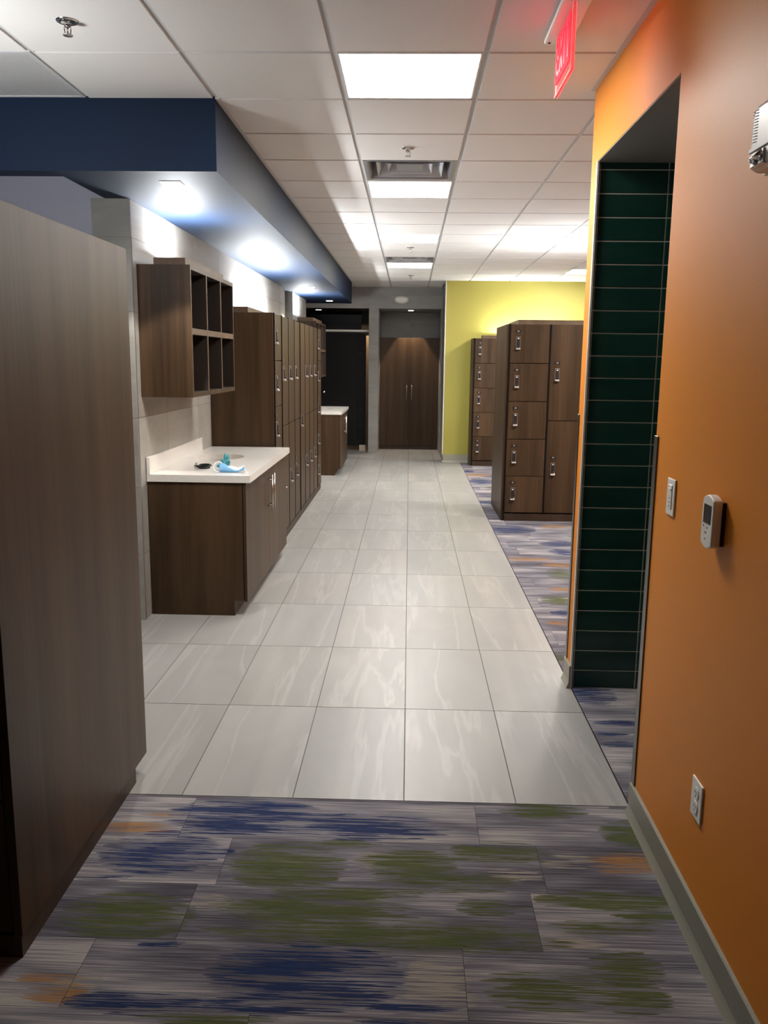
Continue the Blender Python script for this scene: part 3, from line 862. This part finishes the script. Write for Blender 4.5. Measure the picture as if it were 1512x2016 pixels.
ceiling_light(1, 8, 'lit square ceiling light midway down the corridor, third in the row')
ceiling_light(1, 12, 'lit square ceiling light farthest down the corridor, behind the second air vent')
ceiling_light(5, 9, 'added unseen square ceiling light over the free-standing lockers, hidden behind the orange wall')  # out of view, added to brighten the alcove lockers
ceiling_light(5, 5, 'added unseen square ceiling light over the carpet aisle before the free-standing lockers')  # likewise added out of view, for more light on the locker fronts
ceiling_light(5, 13, 'lit square ceiling light in the alcove near the yellow wall')

def vent(i, j, label):
    x0, y0 = cell(i, j)
    cx, cy = x0 + CW / 2, y0 + CL / 2
    o = (cx, cy, ZC)
    t = thing('air_vent', label, 'air vent', o, 0, 'square air vents in the ceiling')
    def sq(m, prof, mat=0):
        vs = []; fs = []
        for r, z in prof:
            vs += [(cx - r, cy - r, z), (cx + r, cy - r, z), (cx + r, cy + r, z), (cx - r, cy + r, z)]
        for q in range(len(prof) - 1):
            for k in range(4):
                fs.append((q * 4 + k, q * 4 + (k + 1) % 4, q * 4 + 4 + (k + 1) % 4, q * 4 + 4 + k))
        m.add(vs, fs, mat)
    R = 0.293
    m = MB(o)
    sq(m, [(R, ZC + 0.006), (R, ZC + 0.002), (R - 0.02, ZC + 0.002), (R - 0.03, ZC + 0.006), (R - 0.05, ZC + 0.075), (R - 0.06, ZC + 0.13)])
    m.box(cx - R + 0.05, cx + R - 0.05, cy - R + 0.05, cy + R - 0.05, ZC + 0.12, ZC + 0.14)
    obj('frame', m, [DUCT], t)
    for r, z in ((0.215, 0.010), (0.145, 0.018)):
        m = MB(o); sq(m, [(r, ZC + z), (r - 0.022, ZC + z + 0.035), (r - 0.05, ZC + z + 0.085), (r - 0.052, ZC + z + 0.085), (r - 0.024, ZC + z + 0.036), (r - 0.004, ZC + z + 0.002), (r, ZC + z)])
        obj('louvre', m, [DUCT], t)
    m = MB(o); sq(m, [(0.085, ZC + 0.03), (0.03, ZC + 0.075)]); m.box(cx - 0.086, cx + 0.086, cy - 0.086, cy + 0.086, ZC + 0.026, ZC + 0.03)
    obj('plaque', m, [DUCT], t)
    return t
vent(1, 3, 'square louvred metal air vent before the second ceiling light')
vent(1, 11, 'square louvred metal air vent before the farthest corridor light')

x0, y0 = cell(-2, 0)
o = (x0 + CW / 2, y0 + CL / 2, ZC)
t = thing('return_grille', 'perforated grey return air panel over the blue soffit end', 'air grille', o)
m = MB(o); a, b, c, d = x0 + 0.006, x0 + CW - 0.006, y0 + 0.006, y0 + CL - 0.006
for q in ((a, b, c, c + 0.02), (a, b, d - 0.02, d), (a, a + 0.02, c + 0.02, d - 0.02), (b - 0.02, b, c + 0.02, d - 0.02)): m.box(*q, ZC + 0.002, ZC + 0.02)
obj('frame', m, [TBAR], t)
m = MB(o); m.box(a + 0.02, b - 0.02, c + 0.02, d - 0.02, ZC + 0.006, ZC + 0.01)
obj('perforated_panel', m, [perforated_mat()], t)

def sprinkler(x, y, label, proto=None):
    if proto:
        c = copy_tree(proto); c.location = (x, y, ZC); c['label'] = label; return c
    t = thing('fire_sprinkler', label, 'sprinkler', (x, y, ZC), 0, 'ceiling fire sprinklers')
    m = MB(); m.lathe([(0.022, -0.001), (0.024, -0.004), (0.036, -0.005), (0.041, -0.002), (0.041, 0.001)], (0, 0, 0), 'Z', 28)
    obj('escutcheon', m, [CHROME], t)
    m = MB(); m.cyl((0, 0, -0.022), 0.008, 0.024, 'Z', 14)
    for s in (-1, 1): m.tube([(s * 0.007, 0, -0.012), (s * 0.013, 0, -0.026), (s * 0.010, 0, -0.042), (0, 0, -0.048)], 0.0028, 8)
    m.cyl((0, 0, -0.046), 0.003, 0.026, 'Z', 10)
    obj('head', m, [CHROME], t)
    m = MB(); m.lathe([(0.0, -0.052), (0.017, -0.051), (0.0185, -0.048), (0.006, -0.046)], (0, 0, 0), 'Z', 20)
    obj('deflector', m, [STEEL], t)
    return t
sp0 = sprinkler(-1.28, 3.34, 'chrome fire sprinkler on the ceiling in front of the blue soffit end')
sprinkler(-0.03, 5.2, 'chrome fire sprinkler just before the first air vent', sp0)
sprinkler(-0.01, 9.6, 'small fire sprinkler between the third ceiling light and second vent', sp0)
sprinkler(0.0, 12.69, 'small fire sprinkler behind the farthest corridor light', sp0)

def downlight(x, y, z, label, watts, cone=100, col=(1.0, 0.96, 0.9), lit=True, s=0.045):
    t = thing('downlight', label, 'downlight', (x, y, z), 0, 'small square downlights')
    m = MB()
    w = 0.008
    for q in ((-s - w, s + w, -s - w, -s), (-s - w, s + w, s, s + w), (-s - w, -s, -s, s), (s, s + w, -s, s)): m.box(*q, -0.004, 0.001)
    obj('trim_ring', m, [WHITE], t)
    m = MB(); m.box(-s, s, -s, s, -0.0022, -0.0005)
    obj('lens', m, [DOWNLENS], t)
    if watts:
        ld = bpy.data.lights.new('downlight_lamp', 'SPOT'); ld.energy = watts; ld.spot_size = math.radians(cone); ld.spot_blend = 0.18
        ld.shadow_soft_size = 0.03; ld.color = col
        lo = bpy.data.objects.new('downlight_lamp', ld); C.objects.link(lo); lo.location = (0, 0, -0.012); lo.parent = t
    return t
downlight(-1.238, 4.545, ZS, 'square downlight in the blue soffit end before the nearest vanity', SPOT_W, 88)
downlight(-1.25, 10.85, ZS, 'square downlight in the blue soffit between long lockers and second vanity', SPOT_W)
downlight(-1.245, 13.28, ZS, 'square downlight in the blue soffit past the second vanity', SPOT_W * 0.4)
downlight(-1.62, 15.25, 2.46, 'square downlight in the dark stall opening', 0)
downlight(0.008, 15.2, 2.46, 'square downlight over the closet doors', SPOT_W * 1.2, 66, (1.0, 0.8, 0.6))
ld = bpy.data.lights.new('stall_lamp', 'SPOT'); ld.energy = 9; ld.color = (1.0, 0.66, 0.36); ld.spot_size = math.radians(110); ld.shadow_soft_size = 0.03
lo = bpy.data.objects.new('stall_lamp', ld); C.objects.link(lo); lo.location = (-0.85, 15.6, 2.44)

# ------------------------------------------------------------------ exit sign
o = (0.543, 3.31, ZC)
t = thing('exit_sign', 'red glowing EXIT sign hanging from the ceiling by the orange wall', 'exit sign', o)
m = MB(o)
m.box(0.492, 0.594, 3.09, 3.51, ZC - 0.024, ZC, 0, 0.008)
m.lathe([(0.0, -0.001), (0.006, -0.001), (0.006, 0.001)], (0.51, 3.485, ZC - 0.025), 'Z', 12, 1)
obj('canopy', m, [WHITE, BLACKPL], t)
m = MB(o); m.box(0.530, 0.540, 3.105, 3.425, 2.580, ZC - 0.022, 0)
obj('acrylic_panel', m, [ACRYLIC], t)
m = MB(o)
for xx in (0.5288, 0.5412):
    e = 0.0012
    for q in ((3.103, 3.106, 2.578, ZC - 0.022), (3.424, 3.427, 2.578, ZC - 0.022), (3.103, 3.427, 2.577, 2.580)):
        m.box(xx - e, xx + e, q[0], q[1], q[2], q[3])
obj('lit_edge', m, [ACEDGE], t)
m = MB(o); m.box(0.5262, 0.5292, 3.125, 3.405, 2.615, 2.775)
obj('lit_face', m, [REDGLOW], t)
# letters EXIT, read from the corridor side (text runs from far to near)
m = MB(o)
def bar(a0, a1, b0, b1):      # a along text 0..1 per letter cell, mapped to y descending
    m.box(0.5246, 0.5264, 3.385 - a1, 3.385 - a0, b0, b1)
zb, zt = 2.635, 2.755
def diag(a0, z0, a1, z1, w=0.011):
    m.prism([(3.385 - a0 + w, z0), (3.385 - a0 - w, z0), (3.385 - a1 - w, z1), (3.385 - a1 + w, z1)], 'X', 0.5246, 0.5264)
bar(0.0, 0.016, zb, zt); [bar(0.0, 0.05, z, z + 0.016) for z in (zb, (zb + zt) / 2 - 0.008, zt - 0.016)]
diag(0.075, zb, 0.125, zt); diag(0.125, zb, 0.075, zt)
bar(0.155, 0.171, zb, zt)
bar(0.2, 0.26, zt - 0.016, zt); bar(0.222, 0.238, zb, zt)
obj('lettering', m, [REDLET], t)

# ------------------------------------------------------------------ wall devices on the orange wall
o = (XO, 2.06, 2.12)
t = thing('fire_strobe', 'white fire alarm horn strobe high on the orange wall', 'fire alarm', o)
m = MB(o)
m.box(XO - 0.008, XO, 1.965, 2.104, 2.032, 2.184, 0, 0.003)
vs = []; prof = []
for (x, k) in ((XO - 0.006, 0.0), (XO - 0.030, 0.001), (XO - 0.042, 0.006), (XO - 0.046, 0.014)):
    a, b, c, d, ch = 1.967 + k, 2.102 - k, 2.034 + k, 2.182 - k, 0.016
    prof.append([(x, b, c + ch), (x, b - 0.002, d - ch), (x, b - ch - 0.004, d), (x, a + ch, d), (x, a, d - ch), (x, a, c + ch), (x, a + ch, c), (x, b - ch, c)])
for q in prof: vs += q
m.add(vs, [[L * 8 + i, L * 8 + (i + 1) % 8, L * 8 + 8 + (i + 1) % 8, L * 8 + 8 + i] for L in range(3) for i in range(8)] + [[24 + i for i in range(8)]])
m.prism([(2.092, 2.078), (2.089, 2.086), (1.98, 2.086), (1.98, 2.078)], 'X', XO - 0.050, XO - 0.03)
obj('housing', m, [BONE], t)
m = MB(o)
for k in range(12):
    z = 2.100 + k * 0.0062
    m.tube([(XO - 0.0465, 2.081, z), (XO - 0.0465, 2.058, z - 0.003)], 0.0009, 6)
    m.tube([(XO - 0.034, 2.1005, z + 0.001), (XO - 0.0445, 2.092, z)], 0.0010, 6)
obj('speaker_slots', m, [GREYPRINT], t)
m = MB(o)
m.box(XO - 0.050, XO - 0.040, 2.004, 2.078, 2.040, 2.074, 1, 0.004)
for k, (y, z, rr) in enumerate(((2.066, 2.060, 0.011), (2.048, 2.052, 0.010), (2.030, 2.060, 0.011), (2.014, 2.054, 0.009))):
    m.lathe([(0.0, -0.008), (rr * 0.7, -0.006), (rr, 0.001)], (XO - 0.049, y, z), 'X', 7, 0, False)
m.tube([(XO - 0.054, 2.072, 2.066), (XO - 0.060, 2.04, 2.057), (XO - 0.054, 2.008, 2.066)], 0.004, 8, 0)
obj('strobe_lens', m, [CHROME, STEEL], t)

o = (XO, 2.622, 1.19)
t = thing('dimmer_switch', 'white slim dimmer switch on the orange wall beside the opening', 'light switch', o)
m = MB(o); m.box(XO - 0.006, XO, 2.586, 2.662, 1.132, 1.247, 0, 0.003)
obj('plate', m, [WHITE], t)
m = MB(o); m.box(XO - 0.0085, XO - 0.005, 2.606, 2.642, 1.152, 1.228, 0, 0.001, 1)
obj('rocker', m, [BONE], t)
m = MB(o); m.box(XO - 0.011, XO - 0.008, 2.612, 2.636, 1.213, 1.217)
for z in (1.16, 1.172, 1.185): m.box(XO - 0.0092, XO - 0.008, 2.618, 2.628, z, z + 0.004, 1)
obj('buttons', m, [WHITE, GREYPRINT], t)

o = (XO, 2.212, 1.19)
t = thing('thermostat', 'white rounded thermostat with dark display on the orange wall', 'thermostat', o)
m = MB(o); m.box(XO - 0.012, XO, 2.174, 2.247, 1.130, 1.246)
obj('backplate', m, [BLACKPL], t)
m = MB(o)
prof = [(2.172 + 0.080 * k / 8, 1.130 - 0.012 * math.sin(math.pi * k / 8)) for k in range(9)] + [(2.254, 1.16), (2.255, 1.19), (2.254, 1.22)] + [(2.252 - 0.080 * k / 8, 1.249 + 0.012 * math.sin(math.pi * k / 8)) for k in range(9)]
m.prism(prof, 'X', XO - 0.034, XO - 0.010)
me = m.mesh('cover', [WHITE])
cov = link('cover', me, t)
bv = cov.modifiers.new('bevel', 'BEVEL'); bv.width = 0.004; bv.segments = 3; bv.limit_method = 'ANGLE'
m = MB(o); m.box(XO - 0.0352, XO - 0.0338, 2.186, 2.238, 1.185, 1.235)
obj('display', m, [SCREEN], t)
m = MB(o)
for y, z in ((2.235, 1.176), (2.207, 1.174), (2.222, 1.160), (2.214, 1.160), (2.218, 1.143)):
    m.box(XO - 0.0354, XO - 0.0338, y - 0.003, y + 0.003, z - 0.002, z + 0.002)
obj('buttons', m, [GREYPRINT], t)

o = (XO, 2.202, 0.4)
t = thing('power_outlet', 'white duplex power outlet low on the orange wall', 'outlet', o)
m = MB(o); m.box(XO - 0.006, XO, 2.162, 2.243, 0.343, 0.458, 0, 0.003)
obj('plate', m, [WHITE], t)
for zc in (0.380, 0.421):
    m = MB(o)
    m.lathe([(0.018, -0.0085), (0.019, -0.006), (0.019, -0.004)], (XO, 2.202, zc), 'X', 24, 0, False)
    for dy in (-0.006, 0.006): m.box(XO - 0.0092, XO - 0.0082, 2.202 + dy - 0.001, 2.202 + dy + 0.001, zc - 0.001, zc + 0.007, 1)
    m.lathe([(0.0, -0.0092), (0.0026, -0.0092), (0.0026, -0.008)], (XO, 2.202, zc - 0.008), 'X', 10, 1)
    obj('socket', m, [WHITE, GREYPRINT], t)

def guard(y0, y1, ye, z0, z1, label):
    m = MB()
    m.box(XO - 0.005, XO - 0.0005, y0, y1, z0, z1, 0, 0.0015, 1)
    if ye: m.box(XO - 0.005, XO + 0.05, min(ye, ye + 0.006), max(ye, ye + 0.006), z0, z1, 0, 0.0015, 1)
    return tag(obj('corner_guard', m, [BRONZE]), label, 'corner guard', 'metal corner guards')
guard(2.803, 2.842, 2.837, 0.118, 1.363, 'dark metal corner guard on the near edge of the orange wall opening')
guard(4.113, 4.146, 4.141, 0.118, 1.352, 'dark metal corner guard on the narrow orange pier past the green tile')

# ------------------------------------------------------------------ corridor end: emergency light, closet, stall door
o = (-0.151, 14.72, 2.609)
t = thing('emergency_light', 'white oval emergency light on the grey tiled lintel', 'emergency light', o)
m = MB(o); m.lathe([(0.130, -0.002), (0.128, -0.014), (0.118, -0.030)], (-0.151, 14.72, 2.609), 'Y', 32, sx=0.5, sy=1)
obj('base', m, [WHITE], t)
m = MB(o); m.lathe([(0.117, -0.030), (0.110, -0.052), (0.085, -0.066), (0.04, -0.073), (0.0, -0.074)], (-0.151, 14.72, 2.609), 'Y', 32, sx=0.48, sy=1)
obj('lens', m, [plain('emergency_lens', (0.88, 0.86, 0.80), 0.3)], t)

o = (-0.005, 15.65, 0)
t = thing('closet', 'tall dark walnut double-door closet in the tiled alcove', 'closet', o)
m = MB(o); m.box(-0.533, 0.523, 15.37, 15.93, 0.075, 1.994)
obj('carcass', m, [BLACK], t)
m = MB(o); m.box(-0.533, 0.523, 15.362, 15.40, 0.0, 0.072)
obj('plinth', m, [PLINTH], t)
for k, (a, b) in enumerate(((-0.531, -0.0065), (-0.0035, 0.521))):
    m = MB((a, 15.35, 0.076)); m.box(a, b, 15.35, 15.369, 0.076, 1.992, 0, 0.0012, 1)
    d = obj('door', m, [WOOD], t, (a - o[0], -0.3, 0.076))
    hx = -0.045 if k == 0 else 0.043
    hm = MB((a, 15.35, 0.076)); hm.cyl((hx, 15.318, 0.90), 0.004, 0.26, 'Z', 10)
    for z in (0.93, 1.13): hm.cyl((hx, 15.318, z), 0.004, 0.034, 'Y', 8)
    obj('handle', hm, [STEEL], d)

o = (-1.3, 15.0, 0)
t = thing('stall_door', 'black stall door with a white headrail at the end of the corridor', 'stall door', o)
m = MB(o); m.box(-1.95, -0.912, 15.0, 15.02, 0.09, 2.05, 0, 0.001, 1)
obj('door_panel', m, [PHENOLIC], t)
m = MB(o); m.box(-0.908, -0.765, 15.0, 15.02, 0.06, 2.05, 0, 0.001, 1)
p = obj('pilaster', m, [PHENOLIC], t)
m = MB(o)
for z in (0.17, 0.45, 0.74, 1.36, 1.7): m.lathe([(0.0, -0.004), (0.005, -0.003), (0.006, 0)], (-0.895, 15.0, z), 'Y', 10); m.lathe([(0.0, -0.004), (0.005, -0.003), (0.006, 0)], (-0.855, 15.0, z), 'Y', 10)
obj('hinge_screws', m, [BRONZE], p)
m = MB(o); m.box(-0.875, -0.765, 14.99, 15.03, 0.0, 0.105, 0, 0.002, 1)
obj('shoe', m, [BEIGE], p)
m = MB(o); m.box(-1.98, -0.712, 14.985, 15.035, 2.075, 2.112, 0, 0.004)
obj('headrail', m, [ALU], t)
m = MB(o); m.lathe([(0.012, 0.0), (0.012, -0.02), (0.026, -0.028), (0.028, -0.045), (0.015, -0.055), (0.0, -0.056)], (-1.5, 15.0, 1.035), 'Y', 20)
obj('knob', m, [CHROME], t)

# ------------------------------------------------------------------ things left on the worktop
zt = 0.8925
o = (-1.112, 5.245, zt)
t = thing('face_mask', 'crumpled pale blue face mask with white ear loops on the countertop', 'face mask', o)
def lerp(tab, u):
    for (a, p), (b, q) in zip(tab, tab[1:]):
        if u <= b: return p + (q - p) * (u - a) / (b - a)
    return tab[-1][1]
NEAR_Z = [(0, 0.058), (0.18, 0.052), (0.4, 0.030), (0.6, 0.016), (0.8, 0.012), (0.93, 0.018), (1, 0.026)]
FAR_Z = [(0, 0.030), (0.2, 0.034), (0.45, 0.034), (0.7, 0.026), (0.9, 0.026), (1, 0.032)]
HALF_W = [(0, 0.030), (0.3, 0.034), (0.6, 0.026), (0.85, 0.016), (1, 0.006)]
def mask_pt(u, v, off):
    sgn = 2 * v - 1                       # -1 far edge, +1 near edge
    w = lerp(HALF_W, u) - off
    zz = (lerp(NEAR_Z, u) if sgn > 0 else lerp(FAR_Z, u)) * abs(sgn) ** 1.7
    y = -w * math.sin(sgn * 1.35) / 0.976 + (0.022 * (abs(sgn) ** 2.5) * (1 - u) if sgn > 0 else 0)
    lift = 0.014 * max(0, u - 0.7) / 0.3
    pleat = 0.0012 * math.sin(v * 40) * (1 - abs(2 * u - 1))
    return (o[0] - 0.075 + 0.158 * u + 0.010 * (1 - u) * (abs(sgn) ** 2), o[1] + y + pleat, zt + 0.0014 + off + zz + lift)
def shell(off, mat, m):
    nu, nv = 22, 24
    vs = [mask_pt(i / nu, j / nv, off) for i in range(nu + 1) for j in range(nv + 1)]
    fs = [(i * (nv + 1) + j, (i + 1) * (nv + 1) + j, (i + 1) * (nv + 1) + j + 1, i * (nv + 1) + j + 1) for i in range(nu) for j in range(nv)]
    m.add(vs, fs, mat, True)
m = MB(o); shell(0.0, 0, m); obj('outer_layer', m, [MASKB], t)
m = MB(o); shell(0.0016, 0, m)
obj('inner_layer', m, [MASKW], t)
m = MB(o)
loop = []
for k in range(15):
    a = math.radians(35 + 250 * k / 14)
    loop.append((o[0] - 0.078 + 0.030 * math.cos(a), o[1] - 0.012 + 0.012 * math.sin(a), zt + 0.036 + 0.030 * math.sin(a)))
m.tube(loop, 0.0024, 8)
obj('ear_loop', m, [MASKW], t)
m = MB(o)
m.tube([(o[0] + 0.085, o[1] - 0.005, zt + 0.012), (o[0] + 0.092, o[1] - 0.015, zt + 0.020), (o[0] + 0.098, o[1] - 0.02, zt + 0.006), (o[0] + 0.112, o[1] - 0.015, zt + 0.005), (o[0] + 0.106, o[1] - 0.04, zt + 0.003), (o[0] + 0.096, o[1] - 0.065, zt + 0.003)], 0.0022, 8)
obj('ear_loop', m, [MASKW], t)

o = (-1.172, 5.345, zt)
bm = bmesh.new(); bmesh.ops.create_icosphere(bm, subdivisions=4, radius=1)
for v in bm.verts:
    p = v.co.copy()
    k = 1 + 0.14 * math.sin(p.x * 4 + 1.3) * math.sin(p.y * 5 + 0.4) + 0.09 * math.sin(p.z * 7 + p.x * 5) + 0.025 * math.sin(p.x * 17 + p.z * 13)
    q = p * k
    lean = 0.35 * q.z
    v.co = Vector((o[0] + 0.033 * q.x + 0.010 * lean, o[1] + 0.026 * q.y, max(zt + 0.001, zt + 0.036 + 0.040 * q.z)))
m = MB(o); m.bm(bm, 0, True); bm.free()
for (dx, dy, L, hgt) in ((0.022, 0.0, 0.03, 0.100), (0.002, 0.01, 0.02, 0.106), (-0.046, -0.03, 0.03, 0.030)):
    m.tube([(o[0], o[1], zt + 0.03), (o[0] + dx * 0.7, o[1] + dy, zt + 0.03 + (hgt - 0.03) * 0.6), (o[0] + dx, o[1] + dy, zt + hgt)], [0.014, 0.012, 0.007], 10)
tag(obj('nitrile_glove', m, [TEAL], None, o), 'crumpled teal glove standing behind the blue mask', 'glove')

o = (-1.352, 5.45, zt)
t = thing('snips', 'black handled scissors lying by the oval sink', 'scissors', o)
for s in (-1, 1):
    m = MB(o)
    pts = []
    for k in range(18):
        a = 2 * math.pi * k / 18
        pts.append((o[0] + 0.030 + 0.036 * math.cos(a), o[1] - 0.03 + s * 0.018 + 0.013 * math.sin(a), zt + 0.010 + 0.008 * (s + 1) / 2 + 0.004 * math.sin(a)))
    m.tube(pts, 0.0068, 8, closed=True)
    m.tube([(o[0] - 0.005, o[1] - 0.03 + s * 0.018, zt + 0.012), (o[0] - 0.045, o[1] + 0.005 + s * 0.004, zt + 0.012)], [0.007, 0.004], 8)
    obj('handle', m, [BLACKPL], t)
m = MB(o)
m.prism([(o[0] - 0.035, o[1] + 0.0), (o[0] - 0.035, o[1] + 0.012), (o[0] - 0.074, o[1] + 0.15), (o[0] - 0.080, o[1] + 0.146)], 'Z', zt + 0.010, zt + 0.013)
m.prism([(o[0] - 0.040, o[1] - 0.004), (o[0] - 0.030, o[1] + 0.008), (o[0] - 0.062, o[1] + 0.154), (o[0] - 0.067, o[1] + 0.15)], 'Z', zt + 0.0135, zt + 0.016)
obj('blades', m, [STEEL], t)
